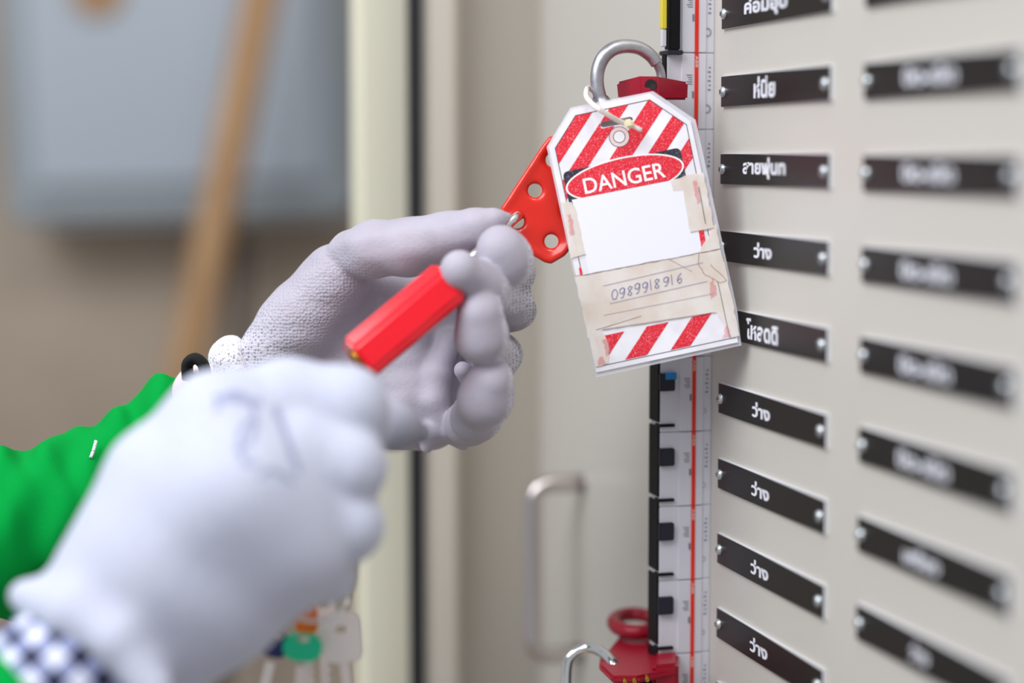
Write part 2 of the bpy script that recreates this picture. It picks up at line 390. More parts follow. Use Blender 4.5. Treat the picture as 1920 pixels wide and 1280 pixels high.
# ------------------------------------------------------------------ circuit breakers
PZ = 0.0413; J0 = 1.5 + (287 - 243) / 3712 * 1.076
sb = S_of(1338); OW = 0.0300; SD = 0.015
names = {2: 'topmost, cut by the frame edge', 1: 'second from the top, long black lever and yellow strip', 0: 'third from the top, beside the dark red block',
         -1: 'behind the upper part of the danger tag', -2: 'behind the middle of the danger tag', -3: 'behind the lower stripes of the danger tag',
         -4: 'just under the danger tag, blue mark on lever', -5: 'first below the one with the blue mark', -6: 'second below the one with the blue mark',
         -7: 'third below the blue mark, above the red lockout', -8: 'lowest, beside the lower red lockout'}
for k in range(2, -9, -1):
    z1 = J0 + k * PZ + PZ; z0 = z1 - PZ + 0.00012; z1 -= 0.00012
    t = empty('circuit_breaker', PP(sb, z0, 0), 'circuit breaker with red stripe, ' + names[k], 'circuit breaker', 'breakers stacked in the column')
    ow, sd = (OW, SD) if k < 0 else (npx(1250, sb), 0.006)
    bm = bmesh.new(); pbox(bm, sb, sb + sd, z0, z1, 0.0, ow); mesh_obj('body', bm, M['breaker'], t, bevel=0.0004, seg=1)
    bm = bmesh.new(); pbox(bm, sb - 0.0008, sb + 0.01, z0 + 0.0002, z1 - 0.0002, npx(1322, sb), npx(1276, sb)); mesh_obj('raised_face', bm, M['breaker'], t, bevel=0.0003, seg=1)
    bm = bmesh.new(); pbox(bm, sb - 0.0012, sb, z0, z1, npx(1307, sb), npx(1300, sb)); mesh_obj('red_stripe', bm, M['red_line'], t)
    ex, ey, ez = Vector((0, 0, -1)), -N, None
    # maker's mark on the stripe, reading downwards
    place_text('lettering', 'ABB', 0.005, PP(sb - 0.0014, z1 - 0.0046, npx(1303.5, sb)), Vector((0, 0, -1)), -N * 1.0, M['print_light'], t, width=0.0062, height=0.0015)
    me_ = None
    bm = bmesh.new()
    def fpatch(pxa, pxb, za, zb_, lift, mi=0): pbox(bm, sb - lift, sb - lift + 0.0004, za, zb_, npx(pxa, sb), npx(pxb, sb), mi)
    # tiny grey print on the face: a ring mark, ticks and a rating block
    for q in range(24):
        a0 = 2 * math.pi * q / 24; a1 = 2 * math.pi * (q + 1) / 24; oc = npx(1324, sb); zc = z1 - 0.030
        for rr_ in (0.0016, 0.0022) if k > 0 - 2 else (0.0011,):
            p = lambda a, r: PP(sb - 0.0003, zc + r * math.sin(a), oc + r * math.cos(a))
            bm.faces.new([bm.verts.new(v) for v in (p(a0, rr_), p(a1, rr_), p(a1, rr_ + 0.00025), p(a0, rr_ + 0.00025))])
    for q in range(6):
        zz = z1 - 0.008 - q * 0.0024; fpatch(1331, 1331 - (5 if q % 2 else 3), zz, zz + 0.0008, 0.0002)
    for q in range(5):
        zz = z1 - 0.012 - q * 0.0012; fpatch(1296, 1285 + (q % 3) * 2, zz, zz + 0.0004, 0.0010)
    fpatch(1298.5, 1295.5, z1 - 0.024, z1 - 0.0205, 0.0012)
    mesh_obj('rating_print', bm, M['print'], t)
    # levers
    if k >= 1:
        bm = bmesh.new(); zz0 = z0 - 0.0 if k > 1 else z0 + 0.0008
        pbox(bm, sb - 0.004, sb + 0.004, zz0, z1 - 0.0006, npx(1270, sb), npx(1249, sb)); mesh_obj('lever', bm, M['toggle'], t, bevel=0.0008)
        if k == 1:
            bm = bmesh.new(); pbox(bm, sb - 0.005, sb + 0.01, z0 - 0.0014, z0 + 0.001, npx(1274, sb), npx(1246, sb)); mesh_obj('lever_foot', bm, M['toggle_soft'], t, bevel=0.0004)
        bm = bmesh.new(); pbox(bm, sb - 0.001, sb + 0.002, z0 + (0.0125 if k == 1 else 0.0005), z1, npx(1248, sb), npx(1238, sb)); mesh_obj('yellow_strip', bm, M['yellow'], t, bevel=0.0003, seg=1)
        if k == 1:
            bm = bmesh.new(); pbox(bm, sb - 0.0005, sb + 0.002, z0 + 0.003, z0 + 0.0122, npx(1248, sb), npx(1239, sb)); mesh_obj('grey_strip', bm, M['breaker'], t, bevel=0.0003, seg=1)
    else:
        bm = bmesh.new(); pbox(bm, sb + 0.0002, sb + sd, z0 + 0.0055, z1 + (0.0035 if k < 0 else -0.001), ow - 0.0002, ow + 0.0012); mesh_obj('side_rail', bm, M['toggle'], t, bevel=0.0004, seg=1)
        bm = bmesh.new(); pbox(bm, sb - 0.0028, sb + 0.004, z1 - 0.0182, z1 - 0.0085, npx(1266, sb), npx(1238, sb)); 
        if k == 0: bm.free()
        else: mesh_obj('lever', bm, M['toggle_soft'], t, bevel=0.0005)
        if k == -4:
            bm = bmesh.new(); pbox(bm, sb - 0.0034, sb + 0.002, z1 - 0.0118, z1 - 0.0082, npx(1268, sb), npx(1247, sb)); mesh_obj('blue_mark', bm, M['blue'], t, bevel=0.0003, seg=1)
        bm = bmesh.new(); pbox(bm, sb - 0.002, sb + 0.006, z0 + 0.0030, z0 + 0.0046, npx(1267, sb), npx(1238, sb)); mesh_obj('separator_tongue', bm, M['toggle'], t, bevel=0.0003, seg=1)

# ------------------------------------------------------------------ name plates with screws
bm = bmesh.new(); bmesh.ops.create_uvsphere(bm, u_segments=24, v_segments=12, radius=1)
def screw_mesh():
    bm = bmesh.new()
    prof = [(0.0, 0.0023), (0.0012, 0.0022), (0.0021, 0.0018), (0.0027, 0.0011), (0.0029, 0.0004), (0.0029, 0.0)]
    n = 24; rings = []
    for r, z in prof[1:]:
        rings.append([bm.verts.new((r * math.cos(2 * math.pi * i / n), r * math.sin(2 * math.pi * i / n), z)) for i in range(n)])
    top = bm.verts.new((0, 0, prof[0][1]))
    for i in range(n): bm.faces.new((top, rings[0][i], rings[0][(i + 1) % n]))
    for a, b in zip(rings[:-1], rings[1:]):
        for i in range(n): bm.faces.new((a[i], b[i], b[(i + 1) % n], a[(i + 1) % n]))
    for f in bm.faces: f.smooth = True
    for L_, W_ in ((0.0027, 0.00045), (0.00045, 0.0027)):
        frame_box(bm, Vector((-L_ / 2, -W_ / 2, 0.0016)), Vector((L_, 0, 0)), Vector((0, W_, 0)), Vector((0, 0, 0.00074)), 1)
    me = bpy.data.meshes.new('screw'); bm.to_mesh(me); bm.free(); me.materials.append(M['screw']); me.materials.append(M['screw_dark']); return me
SM = screw_mesh()
PH = 0.0167
cols = [(S_of(1357), S_of(1562), 'left'), (S_of(1625), S_of(1917), 'right')]
thai = {('left', 1): ('ค่อมอุป', 0.40), ('left', 2): ('ห่นี่ย', 0.20), ('left', 3): ('สายพุ่นท', 0.40), ('left', 5): ('โหลดดิ', 0.30),
        ('right', 7): ('เครื่อง', 0.24), ('right', 8): ('ว่าง', 0.12), ('right', 9): ('ว่าง', 0.12)}
ordn = {1: 'topmost', 2: 'second from the top', 3: 'third from the top', 4: 'fourth from the top', 5: 'fifth, touched by the tag corner', 6: 'sixth from the top', 7: 'seventh from the top', 8: 'eighth from the top', 9: 'ninth from the top', 10: 'lowest at the frame edge'}
for (sa, sbb, cn) in cols:
    for r in range(1, 11 if cn == 'left' else 9):
        zt_ = 1.5 + (3 - r) * PZ; zb_ = zt_ - PH
        if cn == 'right': zt_ -= 0.0006; zb_ -= 0.0006
        word = ordn[r] if not (cn == 'right' and r == 5) else 'fifth from the top'
        lab = f'black name plate with white lettering, {word}, {cn} column'
        t = empty('name_plate', PP(sa, zb_, 0), lab, 'name plate', 'name plates screwed to the switchboard')
        bm = bmesh.new(); pbox(bm, sbb, sa, zb_, zt_, 0.0001, 0.0015); mesh_obj('white_core', bm, M['plate_white'], t)
        bm = bmesh.new()
        fb = 0.0005
        # black face with bevelled white rim
        pbox(bm, sbb + 0.0006, sa - 0.0002, zb_ + 0.0002, zt_ - 0.0005, 0.0014, 0.0019)
        mesh_obj('black_face', bm, M['plate_black'], t)
        mid = (sa + sbb) / 2 + 0.002
        txt, wf = thai.get((cn, r), ('ว่าง', 0.17) if cn == 'left' else ('ปิด-เปิด', 0.34))
        if cn == 'right': mid = (sa + sbb) / 2 + 0.006
        place_text('lettering', txt, 0.01, PP(mid + (0.008 if cn == 'left' else 0), (zt_ + zb_) / 2 - 0.0002 + (0.0008 if r <= 3 else 0), 0.00192), -U, Vector((0, 0, 1)), M['engrave'], t,
                   width=abs(sbb - sa) * wf, height=PH * (0.66 if r in (1, 2, 3, 5) and cn == 'left' else 0.48), bold=0.00035)
        for q, ss in enumerate((sa - 0.0038, sbb + 0.0055)):
            o = bpy.data.objects.new('screw', SM); C.objects.link(o); o.parent = t
            R_ = Matrix((U * -1, Vector((0, 0, 1)), N)).transposed(); R_ = R_ @ Matrix.Rotation(random.uniform(0, 1.5), 3, 'Z')
            mw = Matrix.Translation(PP(ss, (zt_ + zb_) / 2 - 0.0003, 0.0018)) @ R_.to_4x4()
            o.matrix_parent_inverse = t.matrix_world.inverted(); o.matrix_world = mw
bm.free() if bm.is_valid else None

# ------------------------------------------------------------------ background: wall cabinet and broom handle
def bx(px, py, d): return at(px, py, d)
wb = empty('wall_cabinet', at(340, 420, 2.72), 'blue grey flat metal box hung on the brown wall', 'cabinet')
def img_box(bm, x0, x1, y0, y1, d, th, rot=0.0):
    X = RT * math.cos(rot) + Vector((0, 0, 1)) * math.sin(rot); Z = Vector((0, 0, 1)) * math.cos(rot) - RT * math.sin(rot)
    p = at(x0, y1, d); sx = (x1 - x0) / F * d; sz = (y1 - y0) / F * d
    frame_box(bm, p, X * sx, Z * sz, Vector((0, th, 0)))
ro = math.radians(1.7)
bm = bmesh.new(); img_box(bm, 12, 662, -500, 424, 2.62, 0.18, ro); mesh_obj('body', bm, M['greyedge'], wb, bevel=0.012)
bm = bmesh.new(); img_box(bm, 62, 606, -460, 352, 2.60, 0.03, ro); mesh_obj('door', bm, M['greybox'], wb, bevel=0.004)
bm = bmesh.new(); sweep(bm, [at(182, -22, 2.6), at(182, -22, 2.565)], 0.035, 20); mesh_obj('latch_knob', bm, M['wood'], wb, bevel=0)
pA = at(487, 0, 2.44); pB = at(352, 680, 2.44); dv = (pB - pA)
bt = pA + dv * ((0.0 - pA.z) / dv.z); bt.z = 0.0; tp = pA - dv * 0.9
lean = Vector((0, 0, 0))
bm = bmesh.new(); sweep(bm, [bt + Vector((0, 0, 0.0)), bt + (tp - bt) * 0.5, tp - dv * 0.02, tp - dv * 0.06], [0.024, 0.024, 0.024, 0.014], 16)
tag(mesh_obj('broom_handle', bm, M['wood'], None, smooth=True), 'light brown round wooden pole leaning in front of the grey wall box', 'pole')
pc = at(452, 445, 2.72); pc2 = at(442, 640, 2.72)
bm = bmesh.new(); dd = (pc2 - pc); b0 = pc + dd * ((0.0 - pc.z) / dd.z); sweep(bm, [pc, pc + (b0 - pc) * .5, b0], 0.013, 10)  # thin dark round upright from below the wall box to the floor
tag(mesh_obj('upright', bm, mat('dark_grey_upright', sRGB(74, 66, 60), 0.7), None, smooth=True), 'thin dark grey upright running down the wall beside the wooden pole', 'pipe')

# ================================================================== DANGER TAG
TD = 1.028; TS = TD / F; T0 = at(1118, 698, TD)
ca, sa_ = math.cos(math.radians(12)), math.sin(math.radians(12))
TX = (RT * ca + UP * sa_); TY = (UP * ca - RT * sa_); TZ = TX.cross(TY)      # TZ faces the viewer
def T(u, v, l=0.0): return T0 + TX * (u * TS) + TY * (v * TS) + TZ * l
tagE = empty('danger_tag', T(136, 0), 'white laminated lockout tag reading DANGER with red diagonal stripes', 'tag')
outer = [(0, 0), (272, 0), (271, 424), (208, 490), (57, 491), (1, 431)]
def hole_poly(name, poly, holes, th, l0, m, parent, bevel=0.0):
    """flat sheet with holes: filled from edge loops, then thickened"""
    bm = bmesh.new(); edges = []
    for lp in [poly] + holes:
        vs = [bm.verts.new(T(u, v, l0)) for u, v in lp]
        edges += [bm.edges.new((vs[i], vs[(i + 1) % len(vs)])) for i in range(len(vs))]
    r = bmesh.ops.triangle_fill(bm, use_beauty=True, use_dissolve=False, edges=edges, normal=TZ)
    fs = [f for f in bm.faces]
    ex = bmesh.ops.extrude_face_region(bm, geom=fs); vs = [g for g in ex['geom'] if isinstance(g, bmesh.types.BMVert)]
    bmesh.ops.translate(bm, verts=vs, vec=TZ * -th)
    return mesh_obj(name, bm, m, parent)
def stadium(cx, cy, w_, h_, rot=0, n=8):
    r = h_ / 2; out = []
    for sgn in (1, -1):
        for k in range(n + 1):
            a = -math.pi / 2 + math.pi * k / n; out.append((sgn * (w_ / 2 - r + r * math.cos(a)), sgn * r * math.sin(a)))
    c, s = math.cos(rot), math.sin(rot)
    return [(cx + x * c - y * s, cy + x * s + y * c) for x, y in out]
slot = stadium(135, 451, 62, 11, math.radians(-2))
hole_poly('clear_laminate', [(-2, -9), (277, -7), (283, 60), (281, 425), (214, 494), (56, 496), (-3, 433)], [slot], 0.0003, -0.0010, M['laminate'], tagE)
hole_poly('card', outer, [slot], 0.0009, 0.0, M['card'], tagE)
def flat(name, polys, l, m, parent=tagE):
    bm = bmesh.new()
    for p in polys:
        bm.faces.new([bm.verts.new(T(u, v, l)) for u, v in p])
    for f in bm.faces:
        f.normal_update()
        if f.normal.dot(TZ) < 0: f.normal_flip()
    me = bpy.data.meshes.new(name); bm.to_mesh(me); bm.free(); return finish(name, me, m, parent)
def clip(poly, a, b, c):     # keep a*u+b*v<=c
    out = []
    for i in range(len(poly)):
        p, q = poly[i], poly[(i + 1) % len(poly)]; dp = a * p[0] + b * p[1] - c; dq = a * q[0] + b * q[1] - c
        if dp <= 0: out.append(p)
        if (dp < 0) != (dq < 0) and dp != dq:
            t = dp / (dp - dq); out.append((p[0] + (q[0] - p[0]) * t, p[1] + (q[1] - p[1]) * t))
    return out
inner = [(12, 300), (262, 300), (262, 419), (204, 479), (62, 479), (12, 427)]
wh = [(-384, -352), (-315, -278), (-233, -201), (-164, -132), (-95, -60)]
reds = []; lo_c = -520
for a, b in wh + [(400, 401)]:
    p = clip(clip(inner, 1, -1, a), -1, 1, -lo_c); lo_c = b
    if len(p) > 2: reds.append(p)
# keep the slot open: cut each stripe around it
cut = []
for p in reds:
    lft = clip(p, 1, 0, 104); rgt = clip(p, -1, 0, -166); mid_ = clip(clip(p, -1, 0, -104), 1, 0, 166)
    up_ = clip(mid_, 0, -1, -457); dn_ = clip(mid_, 0, 1, 445)
    cut += [x for x in (lft, rgt, up_, dn_) if len(x) > 2]
flat('red_stripes', cut, 0.00008, M['tag_red'])
def line(pts, w_, closed=True):
    qs = []; n = len(pts)
    for i in range(n if closed else n - 1):
        p, q = Vector(pts[i]), Vector(pts[(i + 1) % n]); d = (q - p)
        if d.length < 1e-6: continue
        nn = Vector((-d.y, d.x)).normalized() * w_ / 2; d = d.normalized() * w_ * 0.3
        qs.append([tuple(p - d + nn), tuple(p - d - nn), tuple(q + d - nn), tuple(q + d + nn)])
    return qs
flat('border_line', line([(12, 14), (12, 427), (62, 479), (204, 479), (262, 419), (258, 60)], 1.3, False) + line([(2, 10), (270, 10)], 1.2, False), 0.00012, M['ink_line'])
rb = []
for cx, cy, a0 in ((232, 371, 0), (25, 371, 90), (25, 323, 180), (232, 323, 270)):
    for k in range(5): a = math.radians(a0 + 90 * k / 4); rb.append((cx + 9 * math.cos(a), cy + 9 * math.sin(a)))
flat('black_panel', [rb], 0.00014, M['tag_black'])
def ell(cx, cy, a, b, n=64): return [(cx + a * math.cos(2 * math.pi * k / n), cy + b * math.sin(2 * math.pi * k / n)) for k in range(n)]
flat('oval_outline', [ell(128.5, 347, 113, 38)], 0.00018, M['tag_white'])
flat('red_oval', [ell(128.5, 347, 109.5, 34.8)], 0.00022, M['tag_red'])
place_text('lettering', 'DANGER', 0.01, T(127, 345.5, 0.00027), TX, TY, M['tag_white'], tagE, width=155 * TS, height=29.5 * TS, bold=0.00012)
flat('printed_ring', [ell(134, 423, 19, 19, 32)], 0.00014, mat('ring_print_pink', sRGB(240, 214, 212), 0.5))
flat('printed_ring_line', line(ell(134, 423, 19, 19, 32), 1) + line(ell(134, 423, 11, 11, 32), 1.2), 0.0002, M['ink_line'])
flat('printed_ring_centre', [ell(134, 423, 10.5, 10.5, 32)], 0.00018, M['tag_white'])
flat('white_paper', [[(24, 176), (254, 176), (250, 322), (22, 326), (26, 300)]], 0.00030, M['paper'])
bst = []
for c0, c1 in ((-60, 3), (46, 88), (133, 171)):
    p = [(12, 12), (258, 12), (258, 64.5), (12, 64.5)]; p = clip(clip(p, 1, -1, c1), -1, 1, -c0)
    if len(p) > 2: bst.append(p)
flat('red_foot_stripes', bst, 0.00010, M['tag_red'])
flat('red_side_mark', [[(241, 178), (251, 186), (253, 226), (243, 228)], [(8, 184), (13, 184), (13, 198), (9, 199)]], 0.00033, M['tag_red'])
def rag(pts, amp=1.6, step=9, seed=1):
    r = random.Random(seed); out = []
    for i in range(len(pts)):
        p, q = Vector(pts[i]), Vector(pts[(i + 1) % len(pts)]); n = max(1, int((q - p).length / step))
        nn = Vector((-(q - p).y, (q - p).x)).normalized()
        for k in range(n): out.append(tuple(p + (q - p) * k / n + nn * r.uniform(-amp, amp)))
    return out
tapes = [('left', [(-2, 218), (26, 222), (27, 300), (22, 322), (2, 326)]), ('right', [(227, 220), (272, 218), (274, 326), (238, 326), (211, 322), (212, 304), (230, 300)]),
         ('mid', [(-2, 184), (276, 178), (275, 72), (242, 64), (20, 76), (-1, 66)]),
         ('low', [(-2, 184), (28, 178), (34, 150), (60, 120), (74, 92), (26, 76), (34, 48), (26, 12), (2, 10)]),
         ('lowr', [(232, 180), (276, 226), (277, 120), (277, 12), (262, 10), (246, 58), (240, 120)])]
for i, (nm, p) in enumerate(tapes):
    pr = rag(p, 1.5, 9, i); bm = bmesh.new()
    vs = [bm.verts.new(T(u, v, 0.00036 + i * 0.00006)) for u, v in pr]; f = bm.faces.new(vs); f.normal_update()
    if f.normal.dot(TZ) < 0: f.normal_flip()
    bmesh.ops.triangulate(bm, faces=[f])
    me = bpy.data.meshes.new('tape_strip'); bm.to_mesh(me); bm.free(); finish('tape_strip', me, M['tape'], tagE)
flat('tape_edge_lines', line(rag([(-2, 184), (276, 178)], 1, 9, 2), 0.8, False)[:-1] + line([(228, 220), (272, 219)], 0.9, False) + line([(0, 217), (27, 220)], 0.9, False) +
     line([(16, 78), (104, 86)], 0.8, False) + line([(30, 76), (240, 64)], 0.9, False) + line(rag([(234, 178), (228, 158), (238, 136), (262, 116), (275, 118)], 1, 6, 5), 0.8, False)[:-4] + line([(175, 181), (200, 160), (214, 148)], 0.6, False), 0.00072, M['tape_dirt'])
flat('ruled_line', line([(46, 156), (238, 160)], 1.0, False) + line([(52, 121), (238, 124)], 1.0, False) + line([(36, 102), (246, 99)], 0.8, False), 0.00074, M['rule'])
flat('edge_line_under_tape', line([(258, 12), (258, 120)], 0.9, False) + line([(258, 230), (260, 300)], 0.9, False), 0.00074, M['ink_line'])
for x in ([(6, 262), (14, 262), (15, 300), (8, 300)], [(250, 270), (258, 272), (258, 312), (250, 314)], [(238, 90), (252, 96), (250, 128), (242, 120)], [(6, 12), (22, 12), (18, 26), (8, 24)], [(244, 14), (262, 14), (256, 36)], [(24, 26), (36, 34), (32, 60), (24, 58)]):
    flat('pink_smear', [rag(x, 2, 5, 3)], 0.00076, M['smear'])
# handwritten number, pen strokes
G = {'0': [[(.5, 1), (.1, .8), (0, .4), (.2, 0), (.7, 0), (1, .5), (.8, .9), (.5, 1)]],
     '9': [[(.9, .7), (.6, 1), (.1, .85), (.1, .5), (.5, .4), (.9, .7), (.9, .9), (.85, .4), (.5, 0), (.2, 0)]],
     '8': [[(.9, .85), (.5, 1), (.15, .8), (.4, .5), (.8, .2), (.5, 0), (.1, .15), (.4, .5), (.9, .85)]],
     '1': [[(.6, 1), (.4, 0)]],
     '6': [[(.8, 1), (.3, .7), (.1, .3), (.4, 0), (.8, .15), (.8, .45), (.5, .5), (.15, .3)]]}
ql = []; u = 57
for i, ch in enumerate('0989918916'):
    v0 = 127 + 0.6 * i * 0.9 + random.uniform(-1, 1); wd = 5 if ch == '1' else 11.5; ht = 17 + random.uniform(-1, 3)
    for st in G[ch]:
        ql += line([(u + (x + 0.25 * y) * wd, v0 + y * ht) for x, y in st], 1.2, False)
    u += wd + 3.2 + (3 if i in (6,) else 0) + (2.5 if i == 8 else 0)
flat('handwritten_number', ql, 0.00078, M['pen'])

# ================================================================== HASP
HD = 1.040; HS = HD / F; H0 = at(1176, 144, HD)
ha = (RT * -0.50 - UP * 0.866); hb = (RT * 0.866 - UP * 0.50); hz = hb.cross(ha).normalized()
if hz.dot(FW) > 0: hz = -hz
def H(a, b, l=0.0): return H0 + ha * (a * HS) + hb * (b * HS) + hz * l
hp = empty('lockout_hasp', H(200, 0), 'steel lockout hasp with orange red six-hole body hanging beside the danger tag', 'hasp')
# ring: two jaws
def pxring(px, py, dz=0.0): return at(px, py, HD + max(0, px - 1125) / 115 * 0.012 * (1 if py < 205 else 0)) + hz * dz
left = [(1140, 212), (1128, 190), (1120, 160), (1121, 132), (1131, 108), (1150, 92), (1174, 87), (1199, 91), (1219, 104), (1231, 119)]
bm = bmesh.new(); sp = spline([pxring(x, y, 0.001) for x, y in left], 6)
rads = []
for i in range(len(sp)):
    t = i / (len(sp) - 1); rads.append((12.8 - 0.8 * math.cos(t * 6)) * HS if t < 0.93 else 12.2 * HS)
rads[0] = 21 * HS; rads[1] = 20 * HS; rads[2] = 19 * HS; rads[3] = 17.5 * HS; rads[4] = 16 * HS; rads[5] = 15 * HS; rads[6] = 14 * HS
sweep(bm, sp, rads, 20); mesh_obj('jaw', bm, M['hasp_metal'], hp, smooth=True)
bm = bmesh.new(); sp = spline([pxring(x, y, -0.003) for x, y in [(1216, 102), (1231, 116), (1240, 138), (1238, 165), (1225, 192), (1200, 210), (1170, 218)]], 6); sweep(bm, sp, 8.6 * HS, 16)
mesh_obj('jaw', bm, M['hasp_metal'], hp, smooth=True)
bm = bmesh.new(); prism(bm, [pxring(x, y, 0.003) for x, y in [(1112, 178), (1136, 176), (1152, 196), (1180, 214), (1185, 260), (1120, 262), (1106, 230)]], hz * -0.006)
mesh_obj('neck', bm, M['hasp_metal'], hp, bevel=0.0012, smooth=False)
# body with raised rims around six holes
holes = [(a, b) for b in (-43, 31) for a in (205, 271, 338)]
outl = [(158, -62), (166, -76), (190, -80), (330, -88), (345, -84), (378, -18), (384, 0), (385, 40), (380, 56), (352, 72), (330, 76), (166, 66), (150, 50), (146, -40)]
def circ(cx, cy, r, n=24): return [(cx + r * math.cos(2 * math.pi * k / n), cy + r * math.sin(2 * math.pi * k / n)) for k in range(n)]
# height-field body: rounded outer rim and flared hole mouths
def hasp_body():
    st = 2.0; A = np.arange(140, 392, st); B = np.arange(-94, 84, st); GA, GB = np.meshgrid(A, B, indexing='ij')
    # sdf of polygon
    P = np.stack([GA, GB], -1); poly = np.array(outl, float); d = np.full(GA.shape, 1e9); ins = np.zeros(GA.shape, bool)
    for i in range(len(poly)):
        p, q = poly[i], poly[(i + 1) % len(poly)]; e = q - p; w_ = P - p
        t = np.clip((w_ @ e) / (e @ e), 0, 1); d = np.minimum(d, np.linalg.norm(w_ - t[..., None] * e, axis=-1))
        c1 = (p[1] > GB) != (q[1] > GB); xx = (q[0] - p[0]) * (GB - p[1]) / (q[1] - p[1] + 1e-12) + p[0]; ins ^= c1 & (GA < xx)
    sd = np.where(ins, -d, d)
    return sd
def hasp_sdf(g):
    rel = g - np.array(H0[:], np.float32); a = rel @ np.array(ha[:], np.float32) / HS; b = rel @ np.array(hb[:], np.float32) / HS; l = rel @ np.array(hz[:], np.float32) / HS
    d = np.full(a.shape, 1e9, np.float32); ins = np.zeros(a.shape, bool); poly = outl
    for i in range(len(poly)):
        (pa, pb), (qa, qb) = poly[i], poly[(i + 1) % len(poly)]; ea, eb = qa - pa, qb - pb
        t = np.clip(((a - pa) * ea + (b - pb) * eb) / (ea * ea + eb * eb), 0, 1); d = np.minimum(d, np.hypot(a - pa - t * ea, b - pb - t * eb))
        if pb != qb: ins ^= ((pb > b) != (qb > b)) & (a < (qa - pa) * (b - pb) / (qb - pb) + pa)
    sd = np.where(ins, -d, d) + 6
    hd_ = np.full(a.shape, 1e9, np.float32)
    for ha_, hb_ in holes: hd_ = np.minimum(hd_, np.hypot(a - ha_, b - hb_))
    half = 10.0 + 3.5 * np.exp(-((sd + 6) / 9.0) ** 2)                     # thicker rolled rim
    half = half - 5.0 * np.exp(-np.maximum(hd_ - 13, 0) / 4.0)            # dished hole mouths
    D = smax(sd, np.abs(l) - half, 6.0)
    D = smax(D, 13.0 - hd_, 3.0)
    return (D * HS).astype(np.float32)
def hull_pts(): return [(1188, 150, HD, 20), (900, 330, HD, 20), (1000, 520, HD, 20), (1130, 420, HD, 20), (1090, 200, HD - 0.008, 20)]
sdf_object('body', hasp_sdf, hull_pts(), M['hasp_red'], hp, h=0.0007, pad=0.006, smooth_it=2)

# cable tie: loops round the neck and through the tag slot
ct = empty('cable_tie', T(150, 450, 0.004), 'milky white cable tie holding the danger tag to the metal ring', 'cable tie')
pts = [at(1172, 226, 1.0315), at(1140, 205, 1.050), at(1120, 178, 1.052), at(1104, 165, 1.046), at(1099, 172, 1.036), at(1101, 184, 1.026), at(1118, 201, 1.019), at(1143, 217, 1.020), at(1160, 227, 1.022), at(1176, 233, 1.0235)]
bm = bmesh.new(); sp = spline(pts, 7); sweep(bm, sp, 4.7 * HS, 8, flat=(FW, 0.35)); mesh_obj('strap', bm, M['tie'], ct, smooth=False)
bm = bmesh.new()
hd0 = at(1172, 243, 1.0205); frame_box(bm, hd0, TX * (17 * HS), TY * (17 * HS), TZ * 0.0042); mesh_obj('locking_head', bm, mat('yellowed_nylon', sRGB(238, 226, 190), 0.4), ct, bevel=0.0011)
bm = bmesh.new(); sweep(bm, [at(1184, 235, 1.021), at(1194, 240, 1.0205), at(1203, 244, 1.020)], 4.2 * HS, 8, flat=(FW, 0.35)); mesh_obj('tail', bm, M['tie'], ct)
# teeth along the strap
bm = bmesh.new()
for i in range(44, len(sp) - 2):
    for q in (0.0, 0.5):
        a = sp[i].lerp(sp[i + 1], q); d = (sp[i + 1] - sp[i]).normalized(); side = d.cross(FW).normalized()
        frame_box(bm, a - side * 0.0009 - FW * 0.00052, side * 0.0018, d * 0.00022, FW * 0.0002)
tt = mesh_obj('strap_teeth', bm, mat('nylon_tooth_shadow', sRGB(206, 190, 178), 0.5), ct); tt['kind'] = 'stuff'

# upper lockout block on the breaker
up = empty('breaker_lockout', at(1225, 186, 1.06), 'dark crimson breaker lockout block with a round hole, under the metal ring', 'lockout device')
bm = bmesh.new()
ring_t = [(1157, 154, 1.052), (1198, 142, 1.036), (1232, 142.5, 1.036), (1290, 154, 1.052)]
ring_b = [(1160, 186, 1.052), (1200, 187, 1.036), (1233, 187, 1.036), (1289, 187, 1.052)]
TB = []
for (x, y, d), (x2, y2, d2) in zip(ring_t, ring_b): TB.append((at(x, y, d), at(x2, y2, d2)))
back = Vector((0, 0.004, 0))
pt_top = [a for a, b in TB] + [TB[3][0] + back, TB[0][0] + back]; pt_bot = [b for a, b in TB] + [TB[3][1] + back, TB[0][1] + back]
vt = [bm.verts.new(p) for p in pt_top]; vb = [bm.verts.new(p) for p in pt_bot]
bm.faces.new(vt); bm.faces.new(vb[::-1])
for i in range(6): bm.faces.new((vt[i], vt[(i + 1) % 6], vb[(i + 1) % 6], vb[i]))
mesh_obj('block', bm, M['lockred'], up, bevel=0.0011)
bm = bmesh.new(); c0 = at(1220, 160, 1.0365); sweep(bm, [c0 + Vector((0, 0.001, 0)), c0 - Vector((0, 0.0006, 0))], 11.5 * 1.04 / F, 24); mesh_obj('screw_hole', bm, mat('dark_bore', (0.012, 0.004, 0.006), 0.5), up)
bm = bmesh.new(); c0 = at(1224, 163, 1.0358); sweep(bm, [c0, c0 - Vector((0, 0.0004, 0))], 6 * 1.04 / F, 16); mesh_obj('set_screw', bm, mat('dull_steel', (0.05, 0.035, 0.035), 0.5, 0.5), up)

